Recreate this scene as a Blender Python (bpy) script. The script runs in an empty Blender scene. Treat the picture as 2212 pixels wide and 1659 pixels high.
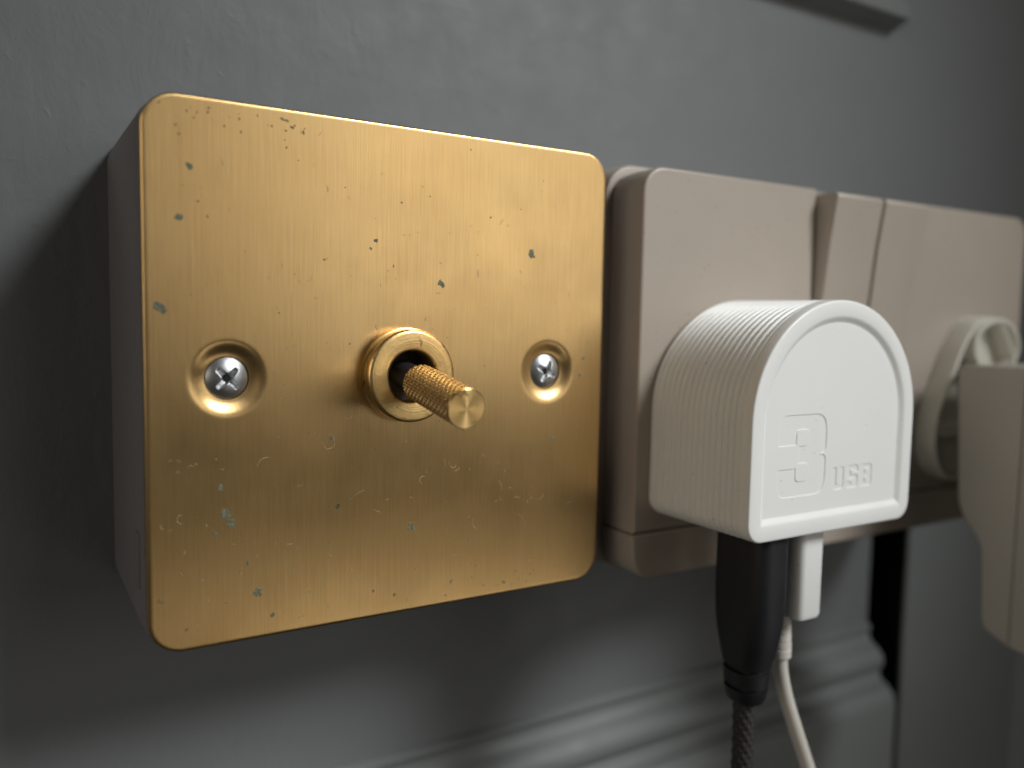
import bpy, bmesh, math, random
from mathutils import Vector, Matrix
random.seed(7)
MM = 0.001
scene = bpy.context.scene

# ------------------------------------------------------------------ camera
cam_d = bpy.data.cameras.new("camera")
cam = bpy.data.objects.new("camera", cam_d)
scene.collection.objects.link(cam)
cam.location = (-60.9017*MM, -134.8977*MM, 10.5990*MM)
cam.rotation_euler = (1.48987231, -0.018990695, -0.547935384)
cam_d.sensor_width = 36.0
cam_d.lens = 36.0*1798.15/2212.0
cam_d.clip_start = 0.005
cam_d.clip_end = 20.0
cam_d.dof.use_dof = True
cam_d.dof.focus_distance = 0.1445
cam_d.dof.aperture_fstop = 8.2
cam_d.dof.aperture_blades = 0
scene.camera = cam

# ------------------------------------------------------------------ world and lamps
world = bpy.data.worlds.new("World")
scene.world = world
world.use_nodes = True
world.node_tree.nodes["Background"].inputs[0].default_value = (1.0, 0.95, 0.88, 1)
world.node_tree.nodes["Background"].inputs[1].default_value = 0.018

def area(name, loc, target, sx, sy, energy, color, spread=180):
    d = bpy.data.lights.new(name, 'AREA')
    d.shape = 'RECTANGLE'; d.size = sx; d.size_y = sy
    d.energy = energy; d.color = color; d.spread = math.radians(spread)
    o = bpy.data.objects.new(name, d)
    scene.collection.objects.link(o)
    o.location = loc
    o.rotation_euler = (Vector(target)-Vector(loc)).to_track_quat('-Z', 'Y').to_euler()
    return o
def spot(name, loc, target, energy, color, size, radius):
    d = bpy.data.lights.new(name, 'SPOT')
    d.energy = energy; d.color = color; d.spot_size = math.radians(size); d.spot_blend = 1.0
    d.shadow_soft_size = radius
    o = bpy.data.objects.new(name, d)
    scene.collection.objects.link(o)
    o.location = loc
    o.rotation_euler = (Vector(target)-Vector(loc)).to_track_quat('-Z', 'Y').to_euler()
    return o
# window light from high on the right, cone narrowed so the edges darken; added lamps:
# two for the reflections in the brass, one to fill the left-facing sides
spot("window_beam", (0.345, -0.48, 0.42), (0.050, 0.0, 0.0), 30.0, (0.99, 1.0, 1.0), 26.5, 0.15)
area("brass_sheen_lamp", (0.80, -1.45, 0.26), (0.0, 0.0, 0.02), 0.8, 0.80, 0.36, (1.0, 0.97, 0.92), 60)  # added lamp, gives the upper brass its reflected sheen
area("brass_band_lamp", (0.55, -1.0, -0.52), (0.0, 0.0, 0.0), 0.9, 0.2, 0.25, (1.0, 0.93, 0.82), 120)  # added low lamp for the brighter band along the plate's foot
area("left_fill", (-1.0, -0.42, 0.22), (0.07, 0.0, -0.01), 0.6, 0.6, 0.29, (1.0, 0.90, 0.76), 60)  # added warm fill for the shaded left-facing sides

scene.view_settings.view_transform = 'Standard'
scene.view_settings.look = 'None'
scene.view_settings.exposure = 0.0
scene.view_settings.gamma = 1.0
scene.render.resolution_x = 1024
scene.render.resolution_y = 768

# ------------------------------------------------------------------ materials
def nt(m): return m.node_tree.nodes, m.node_tree.links
def base_mat(name, color, rough=0.5, metal=0.0, spec=0.5, sss=0.0):
    m = bpy.data.materials.new(name); m.use_nodes = True
    b = m.node_tree.nodes["Principled BSDF"]
    b.inputs["Base Color"].default_value = (*color, 1)
    b.inputs["Roughness"].default_value = rough
    b.inputs["Metallic"].default_value = metal
    b.inputs["Specular IOR Level"].default_value = spec
    if sss:
        b.inputs["Subsurface Weight"].default_value = sss
        b.inputs["Subsurface Radius"].default_value = (0.002, 0.0015, 0.001)
        b.inputs["Subsurface Scale"].default_value = 1.0
    return m
def N(nodes, t, **kw):
    n = nodes.new(t)
    for k, v in kw.items(): setattr(n, k, v)
    return n
def coords(m, scale=(1, 1, 1)):
    n, l = nt(m)
    tc = N(n, 'ShaderNodeTexCoord'); mp = N(n, 'ShaderNodeMapping')
    mp.inputs['Scale'].default_value = scale
    l.new(tc.outputs['Object'], mp.inputs['Vector'])
    return mp.outputs['Vector']
def noise(m, vec, scale, detail=4, rough=0.55, dist=0.0):
    n, l = nt(m)
    t = N(n, 'ShaderNodeTexNoise')
    t.inputs['Scale'].default_value = scale; t.inputs['Detail'].default_value = detail
    t.inputs['Roughness'].default_value = rough; t.inputs['Distortion'].default_value = dist
    l.new(vec, t.inputs['Vector'])
    return t.outputs['Fac']
def ramp(m, fac, a, b, ca=(0, 0, 0), cb=(1, 1, 1)):
    n, l = nt(m)
    r = N(n, 'ShaderNodeValToRGB')
    r.color_ramp.elements[0].position = a; r.color_ramp.elements[1].position = b
    r.color_ramp.elements[0].color = (*ca, 1); r.color_ramp.elements[1].color = (*cb, 1)
    l.new(fac, r.inputs['Fac'])
    return r.outputs['Color']
def mixc(m, fac, a, b):
    n, l = nt(m)
    x = N(n, 'ShaderNodeMix', data_type='RGBA')
    if isinstance(fac, float): x.inputs[0].default_value = fac
    else: l.new(fac, x.inputs[0])
    for s, v in ((6, a), (7, b)):
        if isinstance(v, tuple): x.inputs[s].default_value = (*v, 1)
        else: l.new(v, x.inputs[s])
    return x.outputs[2]
def math_(m, op, a, b):
    n, l = nt(m)
    x = N(n, 'ShaderNodeMath', operation=op)
    for i, v in enumerate((a, b)):
        if isinstance(v, (int, float)): x.inputs[i].default_value = v
        else: l.new(v, x.inputs[i])
    return x.outputs[0]
def bump(m, height, dist, strength=1.0, prev=None):
    n, l = nt(m)
    b = N(n, 'ShaderNodeBump')
    b.inputs['Distance'].default_value = dist; b.inputs['Strength'].default_value = strength
    l.new(height, b.inputs['Height'])
    if prev is not None: l.new(prev, b.inputs['Normal'])
    return b.outputs['Normal']
def bsdf(m): return m.node_tree.nodes["Principled BSDF"]
def setin(m, name, out): m.node_tree.links.new(out, bsdf(m).inputs[name])

# painted plaster: uneven brush strokes and little lumps
def paint_mat(name, col, amp=1.0):
    m = base_mat(name, col, 0.48, 0, 0.45)
    v = coords(m)
    vs = coords(m, (1.0, 1.0, 0.42))
    vd = coords(m, (0.45, 1.0, 1.0))
    fine = noise(m, v, 900, 3, 0.6)
    lump = noise(m, vs, 160, 5, 0.6, 0.6)
    wave = noise(m, vd, 105, 3, 0.5, 0.8)
    sp = ramp(m, noise(m, v, 330, 2, 0.5, 0.3), 0.66, 0.74)
    n1 = bump(m, fine, 0.00010*amp, 0.25)
    n2 = bump(m, lump, 0.0007*amp, 0.33, n1)
    n3 = bump(m, wave, 0.0010*amp, 0.14, n2)
    n4 = bump(m, sp, 0.00015*amp, 0.22, n3)
    setin(m, 'Normal', n4)
    c = mixc(m, noise(m, v, 22, 4, 0.6), tuple(x*0.93 for x in col), tuple(x*1.07 for x in col))
    setin(m, 'Base Color', c)
    setin(m, 'Roughness', ramp(m, noise(m, v, 120, 3), 0.3, 0.7, (0.50,)*3, (0.62,)*3))
    return m
M_wall = paint_mat("grey_wall_paint", (0.170, 0.180, 0.186))
M_wood = paint_mat("grey_wood_paint", (0.175, 0.189, 0.190), 0.4)
M_void = base_mat("recess_shade", (0.005, 0.005, 0.005), 0.9, 0, 0.1)  # near-black colour stands for the shade inside the recess

def plastic(name, col, rough=0.38, sss=0.0, tex=0.00004, mott=0.04, spec=0.45):
    m = base_mat(name, col, rough, 0, spec, sss)
    v = coords(m)
    setin(m, 'Normal', bump(m, noise(m, v, 2600, 2, 0.5), tex, 0.5))
    c = mixc(m, noise(m, v, 70, 4, 0.6), tuple(x*(1-mott) for x in col), tuple(min(1, x*(1+mott)) for x in col))
    # tiny specks of dust and grime
    sp = ramp(m, noise(m, v, 1500, 1, 0.4), 0.765, 0.80)
    setin(m, 'Base Color', mixc(m, sp, c, tuple(x*0.45 for x in col)))
    setin(m, 'Roughness', ramp(m, noise(m, v, 160, 4), 0.3, 0.7, (rough-0.05,)*3, (rough+0.08,)*3))
    return m
M_beige = plastic("beige_plastic", (0.415, 0.36, 0.305), 0.36)
M_boxg = plastic("mauve_grey_plastic", (0.185, 0.172, 0.176), 0.45)
M_white = plastic("white_plastic", (0.86, 0.87, 0.85), 0.33, 0.0, 0.00002, 0.012)
M_cream = plastic("cream_plastic", (0.62, 0.60, 0.53), 0.36, 0.08)
M_adapt = plastic("grey_white_plastic", (0.44, 0.415, 0.37), 0.42)
M_black = plastic("black_rubber", (0.014, 0.015, 0.018), 0.46, 0, 0.00004, 0.1, 0.4)
M_cablew = plastic("white_cable_rubber", (0.70, 0.67, 0.61), 0.42, 0.1, 0.00002, 0.03)
M_braid = base_mat("black_braid", (0.035, 0.032, 0.033), 0.62, 0, 0.35)
M_shade = base_mat("gap_shade", (0.02, 0.018, 0.016), 0.7, 0, 0.2)  # near-black colour for the shade in the plate gap and the wells

# brass: vertical brushing, warm tarnish patches, tiny brown specks
def brass_mat(name, col, rough, aniso, brushed=True, grime=0.3):
    m = base_mat(name, col, rough, 1.0)
    v = coords(m)
    n, l = nt(m)
    b = bsdf(m)
    warm = (col[0]*1.0, col[1]*0.90, col[2]*0.80)
    c = mixc(m, ramp(m, noise(m, v, 45, 4, 0.6), 0.38, 0.66), col, warm)
    dots = ramp(m, noise(m, v, 620, 2, 0.5), 0.715 if brushed else 0.62, 0.76)
    c = mixc(m, math_(m, 'MULTIPLY', dots, grime), c, (0.22, 0.15, 0.07))
    if brushed:
        br = noise(m, coords(m, (1.0, 1.0, 0.022)), 3300, 4, 0.75)
        br2 = noise(m, coords(m, (1.0, 1.0, 0.05)), 1100, 3, 0.6)
        c2 = mixc(m, ramp(m, br, 0.25, 0.75), tuple(x*0.80 for x in col), tuple(min(1, x*1.12) for x in col))
        n_, l_ = nt(m)
        x = N(n_, 'ShaderNodeMix', data_type='RGBA', blend_type='MULTIPLY')
        x.inputs[0].default_value = 0.0
        c = mixc(m, 0.75, c, c2)
        nn = bump(m, br, 0.00003, 0.42)
        nn = bump(m, br2, 0.00004, 0.20, nn)
        nn = bump(m, noise(m, v, 38, 2, 0.5), 0.0010, 0.04, nn)
        setin(m, 'Normal', nn)
        setin(m, 'Roughness', ramp(m, noise(m, v, 55, 5, 0.65, 0.2), 0.3, 0.7, (rough-0.02,)*3, (rough+0.05,)*3))
        cb = N(n_, 'ShaderNodeCombineXYZ'); cb.inputs[0].default_value = 1.0
        l_.new(cb.outputs[0], b.inputs['Tangent'])
        b.inputs['Anisotropic'].default_value = aniso
    setin(m, 'Base Color', c)
    return m
M_brass = brass_mat("brushed_brass", (0.81, 0.55, 0.245), 0.31, 0.62)
M_brass2 = brass_mat("turned_brass", (0.80, 0.57, 0.25), 0.34, 0.0, False, 1.0)
# turned face: fine rings round the axis
def turned(m, axis_off):
    n, l = nt(m)
    tc = N(n, 'ShaderNodeTexCoord'); mp = N(n, 'ShaderNodeMapping')
    mp.inputs['Location'].default_value = axis_off
    l.new(tc.outputs['Object'], mp.inputs['Vector'])
    sx = N(n, 'ShaderNodeSeparateXYZ'); l.new(mp.outputs[0], sx.inputs[0])
    r2 = math_(m, 'ADD', math_(m, 'MULTIPLY', sx.outputs[0], sx.outputs[0]), math_(m, 'MULTIPLY', sx.outputs[2], sx.outputs[2]))
    r = math_(m, 'SQRT', r2, 0)
    cb = N(n, 'ShaderNodeCombineXYZ'); l.new(r, cb.inputs[0])
    t = noise(m, cb.outputs[0], 3000, 4, 0.7)
    nn = bump(m, t, 0.00007, 0.8)
    nn = bump(m, noise(m, mp.outputs[0], 900, 3, 0.6), 0.00009, 0.4, nn)
    setin(m, 'Normal', nn)
turned(M_brass2, (0, 0, 0))
M_knurl = brass_mat("knurled_brass", (0.78, 0.60, 0.32), 0.36, 0.0, False)
M_rim = brass_mat("bright_brass_edge", (0.88, 0.70, 0.36), 0.24, 0.0, False)
M_neck = base_mat("dark_steel", (0.10, 0.095, 0.09), 0.42, 0.7)
M_steel = base_mat("zinc_screw", (0.55, 0.57, 0.59), 0.38, 1.0)
setin(M_steel, 'Normal', bump(M_steel, noise(M_steel, coords(M_steel), 1500, 3, 0.6), 0.00003, 0.4))
M_pat = base_mat("green_patina", (0.20, 0.23, 0.17), 0.7)
setin(M_pat, 'Base Color', mixc(M_pat, ramp(M_pat, noise(M_pat, coords(M_pat), 2200, 3), 0.4, 0.62), (0.10, 0.105, 0.06), (0.21, 0.215, 0.14)))
M_pat2 = base_mat("brown_speck", (0.20, 0.13, 0.06), 0.6)
M_lint = base_mat("dust_lint", (0.54, 0.43, 0.28), 0.8, 0, 0.2)
M_lintg = base_mat("grey_lint", (0.30, 0.30, 0.29), 0.8, 0, 0.2)

# ------------------------------------------------------------------ helpers (all lengths in mm)
WORLD = {}
def thing(name, loc, label, cat, group=None):
    o = bpy.data.objects.new(name, None)
    scene.collection.objects.link(o)
    o.location = Vector(loc)*MM
    o.empty_display_size = 0.01
    o["label"] = label; o["category"] = cat
    if group: o["group"] = group
    WORLD[o.name] = Vector(loc)
    return o
def mk(name, verts, faces, mat, parent=None, smooth=35, label=None, kind=None, origin=None):
    off = WORLD[parent.name] if parent is not None else Vector(origin or (0, 0, 0))
    me = bpy.data.meshes.new(name)
    me.from_pydata([((v[0]-off[0])*MM, (v[1]-off[1])*MM, (v[2]-off[2])*MM) for v in verts], [], faces)
    me.validate()
    bm = bmesh.new(); bm.from_mesh(me)
    bmesh.ops.recalc_face_normals(bm, faces=bm.faces)
    bm.to_mesh(me); bm.free()
    me.materials.append(mat)
    if smooth:
        me.polygons.foreach_set('use_smooth', [True]*len(me.polygons))
        me.set_sharp_from_angle(angle=math.radians(smooth))
    o = bpy.data.objects.new(name, me)
    scene.collection.objects.link(o)
    if parent is not None: o.parent = parent
    else: o.location = off*MM
    WORLD[o.name] = off
    if label: o["label"] = label
    if kind: o["kind"] = kind
    return o
def loft(loops, cap0=True, cap1=True):
    n = len(loops[0]); V = []; F = []
    for lp in loops: V += list(lp)
    for i in range(len(loops)-1):
        for j in range(n):
            k = (j+1) % n
            F.append((i*n+j, i*n+k, (i+1)*n+k, (i+1)*n+j))
    if cap0: F.append(tuple(range(n)))
    if cap1: F.append(tuple(range((len(loops)-1)*n, len(loops)*n)))
    return V, F
def join(*parts):
    V = []; F = []
    for v, f in parts:
        o = len(V); V += list(v); F += [tuple(i+o for i in q) for q in f]
    return V, F
def rrect(cx, cz, hw, hh, r, n=8):
    r = max(r, 0.01); P = []
    for (sx, sz, a0) in ((1, 1, 0), (-1, 1, 90), (-1, -1, 180), (1, -1, 270)):
        for i in range(n+1):
            a = math.radians(a0+90*i/n)
            P.append((cx+sx*(hw-r)+r*math.cos(a), cz+sz*(hh-r)+r*math.sin(a)))
    return P
def rr_solid(cx, cz, hw, hh, r, prof, cap0=True, cap1=True, n=8):
    # prof: list of (inset, y)
    return loft([[(x, y, z) for x, z in rrect(cx, cz, hw-i, hh-i, r-i, n)] for i, y in prof], cap0, cap1)
def lathe(cx, cz, prof, n=64, cap0=False, cap1=False):
    return loft([[(cx+r*math.cos(2*math.pi*k/n), y, cz+r*math.sin(2*math.pi*k/n)) for k in range(n)] for r, y in prof], cap0, cap1)
def box(x0, x1, y0, y1, z0, z1, b=0.3):
    cx, cz, hw, hh = (x0+x1)/2, (z0+z1)/2, (x1-x0)/2, (z1-z0)/2
    return rr_solid(cx, cz, hw, hh, b, [(b, y0), (b*0.3, y0+b*0.3), (0, y0+b), (0, y1-b), (b, y1)], n=2)
def tube(pts, r, n=16, cap=True, rfun=None):
    P = [Vector(p) for p in pts]; L = []
    t0 = (P[1]-P[0]).normalized()
    u = t0.orthogonal().normalized()
    for i, p in enumerate(P):
        t = (P[min(i+1, len(P)-1)]-P[max(i-1, 0)]).normalized()
        u = (u - t*u.dot(t)).normalized(); w = t.cross(u)
        L.append([p+(u*math.cos(2*math.pi*k/n)+w*math.sin(2*math.pi*k/n))*(r if rfun is None else rfun(i, k)) for k in range(n)])
    return loft([[tuple(q) for q in lp] for lp in L], cap, cap)
def bez(p0, p1, p2, p3, n):
    p0, p1, p2, p3 = map(Vector, (p0, p1, p2, p3))
    return [p0*(1-t)**3+p1*3*t*(1-t)**2+p2*3*t*t*(1-t)+p3*t**3 for t in [i/n for i in range(n+1)]]
def curve_solid(loops, thick, bev, res=2):
    """filled 2D outline with holes, extruded; returns verts (u, v, w) with w from 0 to thick"""
    c = bpy.data.curves.new("tmp", 'CURVE'); c.dimensions = '2D'; c.fill_mode = 'BOTH'
    for lp in loops:
        s = c.splines.new('POLY'); s.points.add(len(lp)-1)
        for i, (x, y) in enumerate(lp): s.points[i].co = (x, y, 0, 1)
        s.use_cyclic_u = True
    c.extrude = thick/2-bev; c.bevel_depth = bev; c.bevel_resolution = res; c.offset = -bev
    o = bpy.data.objects.new("tmp", c); scene.collection.objects.link(o)
    dg = bpy.context.evaluated_depsgraph_get()
    me = bpy.data.meshes.new_from_object(o.evaluated_get(dg))
    V = [(v.co.x, v.co.y, v.co.z+thick/2) for v in me.vertices]
    F = [tuple(p.vertices) for p in me.polygons]
    bpy.data.objects.remove(o); bpy.data.curves.remove(c); bpy.data.meshes.remove(me)
    return V, F
def weld(me_obj, d=0.00001):
    bm = bmesh.new(); bm.from_mesh(me_obj.data)
    bmesh.ops.remove_doubles(bm, verts=bm.verts, dist=d)
    bmesh.ops.recalc_face_normals(bm, faces=bm.faces)
    bm.to_mesh(me_obj.data); bm.free()
    me_obj.data.polygons.foreach_set('use_smooth', [True]*len(me_obj.data.polygons))
    me_obj.data.set_sharp_from_angle(angle=math.radians(32))

# ------------------------------------------------------------------ the setting: wall, recess, skirting, moulding, panel
WY = 40.0
def quad(x0, x1, z0, z1, y=WY): return ([(x0, y, z0), (x1, y, z0), (x1, y, z1), (x0, y, z1)], [(0, 1, 2, 3)])
XE = 192.4     # where the skirting and the lower wall end
wall = join(quad(-600, XE, -400, 500), quad(XE, 700, -58, 500),
            ([(XE, WY, -400), (XE, WY+70, -400), (XE, WY+70, -58), (XE, WY, -58)], [(0, 1, 2, 3)]),
            ([(XE, WY, -58), (700, WY, -58), (700, WY+3, -58), (XE, WY+3, -58)], [(0, 1, 2, 3)]))
mk("wall", *wall, M_wall, smooth=0, kind="structure")
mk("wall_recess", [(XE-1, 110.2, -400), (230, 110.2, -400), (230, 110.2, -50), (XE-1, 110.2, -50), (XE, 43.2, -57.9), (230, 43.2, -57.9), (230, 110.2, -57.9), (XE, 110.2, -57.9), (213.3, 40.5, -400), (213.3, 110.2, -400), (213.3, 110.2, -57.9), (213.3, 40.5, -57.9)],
   [(0, 1, 2, 3), (4, 5, 6, 7), (8, 9, 10, 11)], M_void, smooth=0, kind="structure")  # black sheets that paint the recess's shade
mk("wall_panel", *join(box(213.5, 290.0, WY-0.6, 60, -400, -58.6, 0.8), box(290.6, 700, WY-0.6, 60, -400, -58.6, 0.8)), M_wood, kind="structure")
sk = [(40.2, -92.4), (39.2, -92.7), (38.4, -93.4), (38.3, -94.4), (38.9, -95.3), (38.9, -96.4), (38.2, -98.0), (36.8, -99.4), (35.0, -100.2),
      (34.6, -100.9), (33.5, -101.8), (32.9, -103.4), (32.9, -105.2), (33.5, -106.8), (34.3, -107.6), (34.0, -109.2), (32.7, -110.8), (30.4, -111.8),
      (30.0, -112.6), (28.8, -113.5), (28.0, -115.2), (27.7, -118.0), (27.7, -300), (40.2, -300)]
def extrude_x(prof, x0, x1):
    return loft([[(x0, y, z) for y, z in prof], [(x1, y, z) for y, z in prof]])
mk("skirting_board", *extrude_x(sk, -600, XE), M_wood, smooth=38, kind="structure")
md = [(40.2, 104.6), (34.4, 107.0), (33.8, 107.6), (33.7, 111.6), (34.4, 112.6), (36.6, 113.4), (36.8, 116.0), (34.5, 118.5), (34.5, 175), (40.2, 175)]
mk("wall_moulding", *extrude_x(md, -600, 188.2), M_wood, smooth=30, kind="structure")

# ------------------------------------------------------------------ brass toggle switch
sw = thing("brass_toggle_switch", (0, WY, 0), "square brushed brass toggle switch with knurled lever, tarnish spots and two screws", "light switch")
# surface box between the wall and the plate
mk("mounting_box", *rr_solid(0, -0.2, 43.4, 43.0, 5.2, [(1.6, 2.2), (0.5, 2.4), (0, 3.2), (0, 30), (0, WY+0.2)], n=10), M_boxg, sw)
bx = bpy.data.objects["mounting_box"]
mk("clip_notch", *box(-43.65, -43.1, 4.6, 8.0, -33.5, -24.5, 0.25), M_boxg, bx)
mk("gap_shade_strip", *rr_solid(0, 0, 41.9, 41.9, 4.5, [(0, 1.0), (0, 2.6)], n=8), M_shade, sw)  # dark inset piece standing for the shaded gap behind the plate

HX = -0.5
SCR = [(-30.8, 0.0), (29.75, 0.0)]
def circle(cx, cz, r, n=64): return [(cx+r*math.cos(2*math.pi*k/n), cz+r*math.sin(2*math.pi*k/n)) for k in range(n)]
def fill2d(loops, y):
    bm = bmesh.new(); edges = []
    for lp in loops:
        vs = [bm.verts.new((x, y, z)) for x, z in lp]
        edges += [bm.edges.new((vs[i], vs[(i+1) % len(vs)])) for i in range(len(vs))]
    bmesh.ops.triangle_fill(bm, use_beauty=True, use_dissolve=False, edges=edges)
    bm.verts.index_update()
    V = [tuple(v.co) for v in bm.verts]; F = [tuple(v.index for v in f.verts) for f in bm.faces]
    bm.free(); return V, F
E = 0.42
front = fill2d([rrect(0, 0, 43-E-0.4, 43-E-0.4, 4.8-E, 10), circle(SCR[0][0], 0, 6.7), circle(SCR[1][0], 0, 6.7), circle(HX, 0, 5.2)], 0.0)
dim = []
for cx, cz in SCR:
    pr = [(6.7, 0.0)]
    for i in range(15):
        t = i/14; r = 6.3-2.85*t
        pr.append((r, 1.25*(0.5-0.5*math.cos(math.pi*min(1, t*0.92)))*0.66))
    pr += [(3.42, 1.5), (3.42, 2.2)]
    dim.append(lathe(cx, cz, pr, 64))
rim = rr_solid(0, 0, 43, 43, 5.2, [(E+0.4, 0.0), (E, 0.0), (E*0.55, 0.05), (E*0.22, 0.15), (0.03, 0.32), (0, 0.5), (0, 1.15), (0.2, 1.3)], False, True, 10)
pl = mk("faceplate", *join(front, dim[0], dim[1], rim), M_brass, sw)
weld(pl)

# screws
def screw(cx, cz, ang, R=3.26):
    nr, na = 34, 120; V = []; F = []
    ca, sa = math.cos(ang), math.sin(ang)
    def sm(a, b, x):
        t = max(0, min(1, (x-a)/(b-a))); return t*t*(3-2*t)
    for i in range(nr+1):
        r = R*i/nr
        for k in range(na):
            a = 2*math.pi*k/na; x, z = r*math.cos(a), r*math.sin(a)
            u, v = x*ca+z*sa, -x*sa+z*ca
            h = 0.95*(1-(r/R)**2.3)
            d = 0
            for p, q in ((abs(u), abs(v)), (abs(v), abs(u))):
                w = 0.50-0.10*p
                d = max(d, (1-sm(w-0.10, w+0.12, q))*(1-sm(1.75, 2.25, p))*(1.05-0.32*p))
            d = max(d, (1-sm(0.55, 0.95, r))*1.15)
            V.append((cx+x, 0.95-h+d*0.95, cz+z))
    for i in range(nr):
        for k in range(na):
            q = (k+1) % na
            F.append((i*na+k, i*na+q, (i+1)*na+q, (i+1)*na+k))
    o = len(V)
    V2, F2 = lathe(cx, cz, [(R, 0.95), (R-0.02, 1.9)], na)
    return join((V, F), (V2, F2))
mk("screw", *screw(SCR[0][0], 0, math.radians(44)), M_steel, sw, 60)
mk("screw", *screw(SCR[1][0], 0, math.radians(62)), M_steel, sw, 60)
for cx_, cz_ in SCR: mk("screw_well", *lathe(cx_, cz_, [(0.1, 1.85), (3.6, 1.85)], 32), M_shade, sw)

# collar
col_prof = [(8.3, 0.05), (8.34, -0.2), (8.3, -0.9), (7.85, -1.05), (7.95, -1.08), (7.95, -1.2), (8.02, -1.3), (8.1, -1.7), (8.1, -3.05), (7.98, -3.3),
            (7.7, -3.46), (7.3, -3.5), (5.0, -3.5), (4.72, -3.46), (4.5, -3.3), (4.38, -3.0), (4.3, 4.0)]
cz0 = thing  # keep name short below
co = mk("collar", *lathe(HX, 0, col_prof, 96), M_brass2, sw, 40)
mk("collar_well", *lathe(HX, 0, [(4.6, 4.0), (0.1, 4.0)], 32), M_shade, co)  # near-black floor paints the shade deep in the hole
# lever: dark neck, knurled barrel, turned end face
A = Vector((HX, 1.2, 0.25)); T = Vector((HX-0.05, -23.2, -3.65))
ax = (T-A).normalized()
uu = Vector((1, 0, 0)); uu = (uu-ax*uu.dot(ax)).normalized(); ww = ax.cross(uu)
def along(prof, n):
    return loft([[tuple(A+ax*s+(uu*math.cos(2*math.pi*k/n)+ww*math.sin(2*math.pi*k/n))*r) for k in range(n)] for s, r in prof], True, True)
L = (T-A).length
s0 = 7.3
def knurl():
    n, ns = 220, 150; R = 3.25; H = 0.30; NA = 18; pitch = 2*math.pi*R/NA
    loops = []
    sv = [s0, s0+0.02]+[s0+0.25+(L-0.55-s0-0.25)*i/ns for i in range(ns+1)]+[L-0.4]
    for idx, s in enumerate(sv):
        lp = []
        for k in range(n):
            th = 2*math.pi*k/n
            u = th*NA/(2*math.pi); v = (s-s0)/(pitch*1.12)
            a = abs(((u+v) % 1)-0.5)*2; b = abs(((u-v) % 1)-0.5)*2
            hgt = min(1-a, 1-b)*1.5
            hgt = min(1.0, hgt)
            r = R-H+H*hgt
            if idx == 0: r = R-0.6
            elif idx == 1: r = R-H
            elif idx == len(sv)-1: r = R-0.02
            lp.append(tuple(A+ax*s+(uu*math.cos(th)+ww*math.sin(th))*r))
        loops.append(lp)
    return loft(loops, True, False)
lv = mk("lever", *knurl(), M_knurl, sw, 50)
mk("lever_tip", *along([(L-0.4, 3.23), (L-0.1, 3.21), (L, 3.08), (L+0.01, 1.5), (L+0.015, 0.02)], 96), M_brass2.copy(), lv)
tipm = bpy.data.objects["lever_tip"].data.materials[0]; tipm.name = "lever_end_brass"
for l_ in list(tipm.node_tree.links):
    if l_.to_socket.name == 'Normal' and l_.to_node.type == 'BSDF_PRINCIPLED': tipm.node_tree.links.remove(l_)
tb = bsdf(tipm); tb.inputs['Roughness'].default_value = 0.30; tb.inputs['Anisotropic'].default_value = 0.9
# circular brushing on the end face: tangent runs round the lever's axis
_n, _l = nt(tipm)
_g = N(_n, 'ShaderNodeNewGeometry'); _s = N(_n, 'ShaderNodeVectorMath', operation='SUBTRACT'); _s.inputs[1].default_value = tuple(T*MM)
_c = N(_n, 'ShaderNodeVectorMath', operation='CROSS_PRODUCT'); _c.inputs[1].default_value = tuple(ax)
_nm = N(_n, 'ShaderNodeVectorMath', operation='NORMALIZE')
_l.new(_g.outputs['Position'], _s.inputs[0]); _l.new(_s.outputs[0], _c.inputs[0]); _l.new(_c.outputs[0], _nm.inputs[0])
_cr = N(_n, 'ShaderNodeVectorMath', operation='CROSS_PRODUCT'); _cr.inputs[1].default_value = tuple(ax)
_l.new(_nm.outputs[0], _cr.inputs[0])
_l.new(_cr.outputs[0], tb.inputs['Tangent'])
mk("lever_neck", *along([(-2, 2.3), (5.0, 2.3), (s0+0.3, 2.35)], 40), M_neck, lv)

# patina, specks and lint lying on the plate
spots = [(-36.3, 32.4, .56), (-37.8, 24.6, .56), (-35.0, 27.2, .21), (-33.6, 25.0, .21), (-20.5, 40.1, .3), (-21.5, 41.1, .22), (-6.1, 23.1, .44), (-7.0, 21.7, .28),
         (25.5, 22.6, .72), (6.4, 16.2, .68), (-40.7, 10.9, .85), (31.5, -13.5, .5), (25.1, 2.7, .0), (38.4, 2.5, .38), (37.6, -0.9, .38), (-26.4, -35.2, .68),
         (-24.0, -39.4, .42), (-32.1, -17.4, .55), (-31.4, -21.6, .8), (-30.6, -23.2, .68), (-33.0, -24.6, .4), (-12.8, -22.3, .44), (-27.9, -30.1, .33),
         (-14.0, -10.3, .42), (0.9, -27.4, .68), (12.9, -31.4, .38), (9.2, -38.8, .3)]
browns = [(-37.4, -39.4, .29), (-41.2, -34.3, .43), (15.7, -15.6, .32), (20.6, -40.7, .42), (-2.2, -39.5, .38), (-6.2, -38.2, .3), (35.9, -26.5, .33), (-1.4, 29.9, .2),
          (-2.8, 18.9, .22), (-15.2, 19.4, .22), (16.4, 28.7, .24)]
for _ in range(46):
    browns.append((random.uniform(-41, 41), random.uniform(-41, 41), random.uniform(.07, .17)))
for _ in range(34):
    browns.append((random.uniform(-41, -18), 41.5-abs(random.gauss(0, 2.6)), random.uniform(.07, .22)))
for _ in range(16):
    browns.append((random.uniform(8, 40), -41.5+abs(random.gauss(0, 1.8)), random.uniform(.08, .2)))
def clear(x, z, r=7.4):
    return min(math.hypot(x-SCR[0][0], z), math.hypot(x-SCR[1][0], z)) > r and math.hypot(x-HX, z) > 9 and abs(x) < 42 and abs(z) < 42
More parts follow.
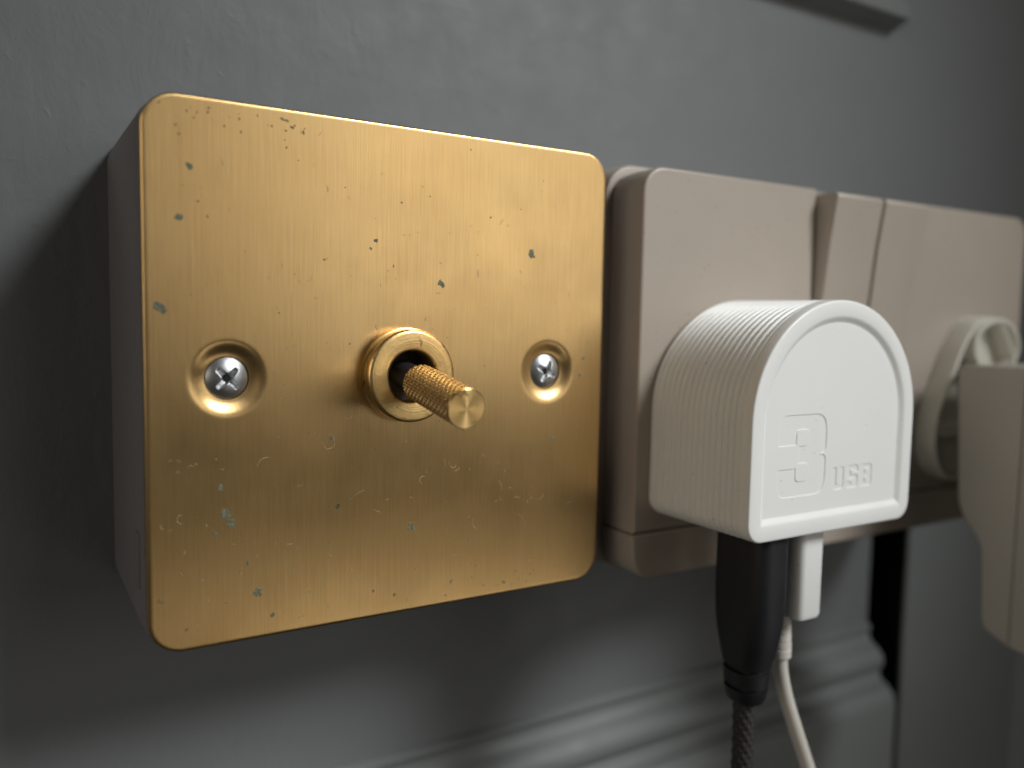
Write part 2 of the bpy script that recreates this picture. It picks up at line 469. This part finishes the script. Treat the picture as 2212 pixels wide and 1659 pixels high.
def blob(x, z, r, y0=0.0, h=0.03):
    n = 11; ph = random.uniform(0, 6); V = []
    rs = [r*(1+0.35*math.sin(2*a_+ph)*0.6+random.uniform(-.28, .28)) for a_ in [2*math.pi*k/n for k in range(n)]]
    for f, y in ((1.0, y0+0.01), (0.7, y0-h)):
        V += [(x+rs[k]*f*math.cos(2*math.pi*k/n), y, z+rs[k]*f*1.05*math.sin(2*math.pi*k/n)) for k in range(n)]
    F = [(k, (k+1) % n, n+(k+1) % n, n+k) for k in range(n)]+[tuple(range(n, 2*n))]
    return V, F
bl = []
for x, z, r in spots:
    if r > 0 and clear(x, z, 6.6):
        bl.append(blob(x, z, r))
        if r > .6: bl.append(blob(x+r*.7, z-r*.6, r*.5)); bl.append(blob(x-r*.3, z+r*.8, r*.35))
mk("patina_spots", *join(*bl), M_pat, pl, 0, kind="stuff")
mk("tarnish_specks", *join(*[blob(x, z, r, h=0.015) for x, z, r in browns if clear(x, z)]), M_pat2, pl, 0, kind="stuff")
fib = []
def fibre(x, z, ln, curl, r=0.035, y=-0.05):
    a = random.uniform(0, 6.28); P = []; n = 9
    for i in range(n):
        P.append((x, y-0.10*math.sin(math.pi*i/(n-1))*random.uniform(.3, 1), z))
        a += curl*random.uniform(.2, 1.2); x += ln/n*math.cos(a); z += ln/n*math.sin(a)
    return tube(P, r, 5)
for _ in range(230):
    x = random.uniform(-41.5, 41.5); z = 42-abs(random.betavariate(1.9, 1.15))*84
    if not clear(x, z, 5.5): continue
    ln = random.choice([0.25, 0.3, 0.4, 0.5, 0.7, 1.1, 1.5])
    fib.append(fibre(x, z, ln, random.uniform(-.6, .6), random.uniform(.022, .04)))
for x, z, ln, c in ((-15.5, -11.0, 5.2, .55), (-8, -20, 3.6, .12), (14.5, -29.5, 3.2, -.35), (30, -36, 2.6, .5), (3.5, -18.5, 2.4, .6), (-38, -22.5, 2.4, -.6), (-24.6, -13, 2.8, .3), (8.5, -16.5, 2.6, .45), (19.5, -22.5, 2.6, .3)):
    fib.append(fibre(x, z, ln, c, 0.04))
mk("dust_lint", *join(*fib), M_lint, pl, 60, kind="stuff")

# ------------------------------------------------------------------ beige double socket
so = thing("double_wall_socket", (123.3, WY, -1), "beige double wall socket with two tall rocker switches, both plugged in", "wall socket")
mk("mounting_box", *rr_solid(122.7, -0.8, 74.1, 44.4, 7.5, [(1.0, 7.5), (0.3, 7.65), (0, 8.3), (0, 26), (0, WY+0.2)], n=10), M_beige, so)
X0, X1, Z0, Z1 = 50.3, 195.0, -44.3, 41.7
BX0, BX1, BZ = 102.5, 139.3, -9.0
def arc(cx, cz, r, a0, a1, n=8): return [(cx+r*math.cos(math.radians(a0+(a1-a0)*i/n)), cz+r*math.sin(math.radians(a0+(a1-a0)*i/n))) for i in range(n+1)]
R_ = 5.4; ZS = -34.3
outer = [(X0, ZS+0.25)]+[(X1, ZS+0.25)]+arc(X1-R_, Z1-R_, R_, 0, 90)+[(BX1, Z1), (BX1, BZ), (BX0, BZ), (BX0, Z1)]+arc(X0+R_, Z1-R_, R_, 90, 180)
V, F = curve_solid([outer], 10.5, 0.6)
plate = mk("faceplate", [(x, 7.5-w, z) for x, z, w in V], F, M_beige, so, 24)
low = [(X1, ZS-0.25), (X0-0.3, ZS-0.25), (X0-0.3, ZS-1.2)]+arc(X0+R_, Z0+R_, R_, 180, 270)+arc(X1-R_, Z0+R_, R_, 270, 360)
V, F = curve_solid([low], 10.5, 0.5)
mk("lower_cover", [(x, 7.4-w, z) for x, z, w in V], F, M_beige, so, 24)
mk("seam_lining", *box(X0+0.8, X1-0.8, -1.6, 7.0, ZS-1.0, ZS+1.0, 0.2), M_beige, so)
mk("rocker_bay", *join(box(BX0-0.8, BX1+0.8, 1.6, 7.3, BZ-1, 40.3, 0.3)), M_beige, so)
def rocker(x0, x1, name="rocker_switch", top=-8.2):
    prof = [(1.0, 40.6), (top+0.9, 40.6), (top+0.3, 40.3), (top, 39.6), (-6.6, 29), (-5.4, 17), (-3.9, 5), (-3.3, -1), (-3.2, -8.3), (1.0, -8.3)]
    V, F = curve_solid([[(y, z) for y, z in prof]], x1-x0, 0.35)
    return mk(name, [(x0+w, y, z) for y, z, w in V], F, M_beige, so, 24)
rocker(103.5, 120.4); rocker(121.5, 138.2)

# ------------------------------------------------------------------ white charger plug with ribbed sides
ch = thing("usb_charger_plug", (77.5, -3, -8), "glossy white arch-shaped charger plug with ribbed sides, marked 3 USB", "charger plug")
CX, HWp, ZB, ZT = 77.5, 24.0, -30.2, 15.0
def dshape(ins, n=40, r=3.6):
    hw = HWp-ins; zb = ZB+ins; zt = ZT-ins; rr = max(0.4, r-ins)
    P = []
    zc = ZT-HWp+0.8; h = zt-zc           # arch: slightly flattened semicircle
    for i in range(n+1):
        a = math.pi*i/n
        P.append((CX+hw*math.cos(a), zc+h*math.sin(a)))
    P += [(CX-hw+rr-rr*math.cos(math.radians(90*i/6)), zb+rr-rr*math.sin(math.radians(90*i/6))) for i in range(7)]
    P += [(CX+hw-rr+rr*math.sin(math.radians(90*i/6)), zb+rr-rr*math.cos(math.radians(90*i/6))) for i in range(7)]
    return P
YB, YF = -3.0, -31.0
prof = [(1.0, YB), (0.45, YB-0.2)]
nr = 16; ya, yb = YB-0.4, YF+2.6
pt = (yb-ya)/nr
for i in range(nr):
    y = ya+pt*i
    prof += [(0.42, y), (0.16, y+pt*0.40), (0.0, y+pt*0.70), (0.02, y+pt*0.80), (0.10, y+pt*0.87), (0.42, y+pt*0.95)]
prof += [(0.10, yb), (0.02, yb-0.1), (0, yb-0.25), (0, YF+0.42), (0.07, YF+0.2), (0.22, YF+0.06), (0.5, YF), (2.9, YF), (3.2, YF+0.07), (3.5, YF+0.24), (3.9, YF+0.55), (4.15, YF+0.70), (4.4, YF+0.80), (4.5, YF+0.90), (4.8, YF+0.90), (9.0, YF+0.90)]
body = mk("body", *loft([[(x, y, z) for x, z in dshape(i)] for i, y in prof], True, True), M_white, ch, 38)
# recessed front panel with the sunk marks 3 and USB
def rp(pts, r, n=5):
    """polygon with rounded corners; r per corner or one radius"""
    out = []; m = len(pts)
    for i, p in enumerate(pts):
        rr = r[i] if isinstance(r, (list, tuple)) else r
        a, b, c = Vector(pts[i-1]), Vector(p), Vector(pts[(i+1) % m])
        if rr <= 0: out.append(tuple(b)); continue
        d1 = (a-b).normalized(); d2 = (c-b).normalized()
        rr = min(rr, (a-b).length*0.49, (c-b).length*0.49)
        p1, p2 = b+d1*rr, b+d2*rr
        for k in range(n+1):
            t = k/n; q = p1*(1-t)**2+b*2*t*(1-t)+p2*t*t
            out.append((q.x, q.y))
    return out
def glyph(pts, r, x, z, sx, sz): return [(x+u*sx, z+v*sz) for u, v in rp(pts, r)]
three = [(0, 0.02), (1, 0.02), (1, 0.475), (0.86, 0.5), (1, 0.525), (1, 0.98), (0, 0.98), (0, 0.63), (0.36, 0.63), (0.36, 0.81), (0.64, 0.81), (0.64, 0.61),
         (0.42, 0.61), (0.42, 0.41), (0.64, 0.41), (0.64, 0.19), (0.36, 0.19), (0.36, 0.35), (0, 0.35)]
three_r = [.45, .45, .10, 0, .10, .45, .45, 0, 0, .07, .09, .09, 0, 0, .09, .09, .09, 0, 0]
U = [(0, 1), (0, 0), (1, 0), (1, 1), (0.66, 1), (0.66, 0.22), (0.34, 0.22), (0.34, 1)]
U_r = [0, .3, .3, 0, 0, .06, .06, 0]
S_ = [(0, 0), (1, 0), (1, 0.58), (0.33, 0.58), (0.33, 0.82), (0.67, 0.82), (0.67, 0.74), (1, 0.74), (1, 1), (0, 1), (0, 0.42), (0.67, 0.42), (0.67, 0.18), (0.33, 0.18), (0.33, 0.26), (0, 0.26)]
S_r = [.25, .25, .2, .05, .05, .05, 0, 0, .25, .25, .2, .05, .05, .05, 0, 0]
B_ = [(0, 0), (1, 0), (1, 0.45), (0.9, 0.5), (1, 0.55), (1, 1), (0, 1)]
B_r = [0, .25, .1, 0, .1, .25, 0]
Bh1 = [(0.36, 0.19), (0.66, 0.19), (0.66, 0.40), (0.36, 0.40)]
Bh2 = [(0.36, 0.60), (0.66, 0.60), (0.66, 0.81), (0.36, 0.81)]
gx = 62.0
holes = [glyph(three, three_r, 61.6, -22.8, 13.4, 16.2),
         glyph(U, U_r, 77.3, -22.2, 3.4, 4.4), glyph(S_, S_r, 81.7, -22.2, 3.4, 4.4), glyph(B_, B_r, 86.1, -22.2, 3.4, 4.4),
         glyph(Bh1, .05, 86.1, -22.2, 3.4, 4.4), glyph(Bh2, .05, 86.1, -22.2, 3.4, 4.4)]
V, F = curve_solid([dshape(4.05)]+holes, 0.40, 0.10, 1)
mk("front_panel", [(x, YF+1.155-w, z) for x, z, w in V], F, M_white, ch, 20)

# ------------------------------------------------------------------ black braided USB lead
bk = thing("black_braided_lead", (63, -21, -30), "thick black braided lead plugged into the underside of the ribbed white charger", "charging cable", "leads hanging from the ribbed charger")
def sect(cx, cy, z, hx, hy, r, n=6):
    return [(x, y, z) for x, y in rrect(cx, cy, hx, hy, r, n)]
bx0, by0 = 64.3, -22.3
V, F = loft([sect(bx0, by0, -30.0, 4.4, 6.8, 3.2), sect(bx0, by0, -34, 4.5, 6.9, 3.4), sect(bx0, by0, -42, 4.65, 7.0, 3.7), sect(bx0, by0, -48, 4.6, 6.8, 3.9), sect(bx0, by0, -51.5, 4.5, 6.3, 4.0),
            sect(bx0, by0, -55, 4.2, 5.6, 4.0), sect(bx0, by0, -57.2, 4.0, 5.0, 3.9), sect(bx0, by0, -57.3, 3.2, 4.2, 3.1), sect(bx0, by0, -58.3, 3.2, 4.1, 3.1), sect(bx0, by0, -58.4, 3.95, 4.8, 3.9), sect(bx0, by0, -61.2, 3.85, 4.6, 3.8),
            sect(bx0, by0, -61.3, 3.1, 3.8, 3.0), sect(bx0, by0, -62.0, 3.1, 3.8, 3.0), sect(bx0, by0, -62.1, 3.8, 4.5, 3.8), sect(bx0, by0, -64.0, 3.6, 4.1, 3.6), sect(bx0, by0, -64.8, 3.2, 3.6, 3.1), sect(bx0, by0, -65, 2.0, 2.4, 2.0)])
mk("connector", V, F, M_black, bk, 40)
path = [Vector((bx0+0.3*math.sin(i*0.03), by0+0.4, -64.2-i*0.22)) for i in range(300)]
def brf(i, k):
    u = k/8.0; v = i/11.0*1.0
    a = 0.5+0.5*math.cos(2*math.pi*(u+v)); b = 0.5+0.5*math.cos(2*math.pi*(u-v))
    over = 0.5+0.5*math.sin(2*math.pi*v)*math.sin(2*math.pi*u)
    return 1.90+0.34*(a*over+b*(1-over))
V, F = tube(path, 1.9, 64, True, brf)
mk("braided_cable", V, F, M_braid, bk, 80)

# ------------------------------------------------------------------ white USB lead
wl = thing("white_usb_lead", (77, -20, -30), "thin white lead with segmented sleeve plugged in beside the black one", "charging cable", "leads hanging from the ribbed charger")
wx, wy = 76.6, -20.2
V, F = loft([sect(wx, wy, -30, 3.6, 7.2, 1.6), sect(wx, wy, -48.3, 3.6, 7.2, 1.6), sect(wx, wy, -49.1, 3.3, 6.9, 1.5), sect(wx, wy, -49.3, 2.7, 6.2, 1.3)])
mk("connector", V, F, M_white, wl, 40)
segs = []
def sl(z, r, c=0.3): return [(wx+r*math.cos(2*math.pi*k/24)*1.0, wy+r*math.sin(2*math.pi*k/24), z) for k in range(24)]
zz = -49.2; loops = []
for i in range(5):
    r0 = 1.7+0.11*i
    loops += [sl(zz, r0-0.45), sl(zz-0.35, r0-0.45), sl(zz-0.37, r0), sl(zz-1.55, r0+0.05), sl(zz-1.57, r0-0.45)]
    zz -= 1.6
loops += [sl(zz, 1.75), sl(zz-0.4, 2.2), sl(zz-2.0, 2.2), sl(zz-2.3, 1.9)]
mk("strain_relief", *loft(loops), M_cablew, wl, 40)
ze = zz-2.0
pts = bez((wx, wy, ze), (wx+0.2, wy, ze-8), (wx+6.5, wy-0.3, ze-18), (wx+13.5, wy-1, ze-36), 40)
pts += [pts[-1]+(pts[-1]-pts[-2])*i for i in range(1, 40)]
mk("cable", *tube(pts, 1.5, 24), M_cablew, wl, 60)

# ------------------------------------------------------------------ cream plug shell and grey adaptor on the right-hand outlet
ps = thing("hollow_cream_plug", (169, -3, -10), "cream hollow-backed plug with a raised loop in the right-hand outlet, behind the boxy adaptor", "plug")
def shell_outline(ins=0.0):
    P = [(146.4, -14), (150.2, -7), (157.0, 6.0), (163.0, 12.4), (169.0, 13.2), (175.0, 12.4), (181.0, 6.0), (187.8, -7), (191.6, -14), (191.8, -24), (186, -31.0), (169, -32.0), (152.0, -31.0), (146.2, -24)]
    c = Vector((169, -11))
    out = []
    for x, z in rp(P, 7.0, 4):
        d = Vector((x, z))-c; d = d*(1-ins/d.length); q = c+d
        out.append((q.x, q.y))
    return out
sp_ = [(0, -3), (0, -8.0), (0.25, -8.5), (0.9, -8.7), (1.5, -8.5), (1.8, -8.0), (1.9, -3.6)]
mk("shell", *loft([[(x, y, z) for x, z in shell_outline(i)] for i, y in sp_], True, True), M_cream, ps, 45)
ring = []
for (r1, y) in ((0, -3.4), (0, -8.6), (0.3, -9.2), (0.9, -9.4), (1.4, -9.2), (1.6, -8.6), (1.7, -4.5)):
    ring.append([(172.6+(11.5-r1)*math.cos(2*math.pi*k/48), y, 4.6+(8.2-r1)*math.sin(2*math.pi*k/48)) for k in range(48)])
mk("loop", *loft(ring, False, True), M_cream, ps, 45)
mk("inner_rib", *join(box(148.2, 190, -7.4, -3.2, -19.5, -15.5, 0.4)), M_cream, ps)

ad = thing("boxy_charger", (169, -12, -30), "large grey-beige boxy adaptor with a stepped lower body, cut by the right edge", "adaptor")
AX0, AX1 = 150.0, 188.0
def prof_solid(prof, bev): 
    V, F = curve_solid([prof], AX1-AX0, bev, 3)
    return [(AX0+w, y, z) for y, z, w in V], F
pA = rp([(-11.4, 0.4), (-28.4, 0.6), (-28.4, -69), (-21.6, -66.0), (-20.2, -44.5), (-13.6, -37.0)], [2.2, 0, 0, 2.4, 3.0, 4.0], 6)
V, F = prof_solid(pA, 0.6)
adb = mk("rear_casing", V, F, M_adapt, ad, 45)
pB = rp([(-28.55, 0.6), (-62, 0.6), (-62, -72), (-28.55, -69)], [0, 4, 4, 0], 6)
V, F = prof_solid(pB, 0.5)
mk("front_casing", V, F, M_adapt, ad, 45)
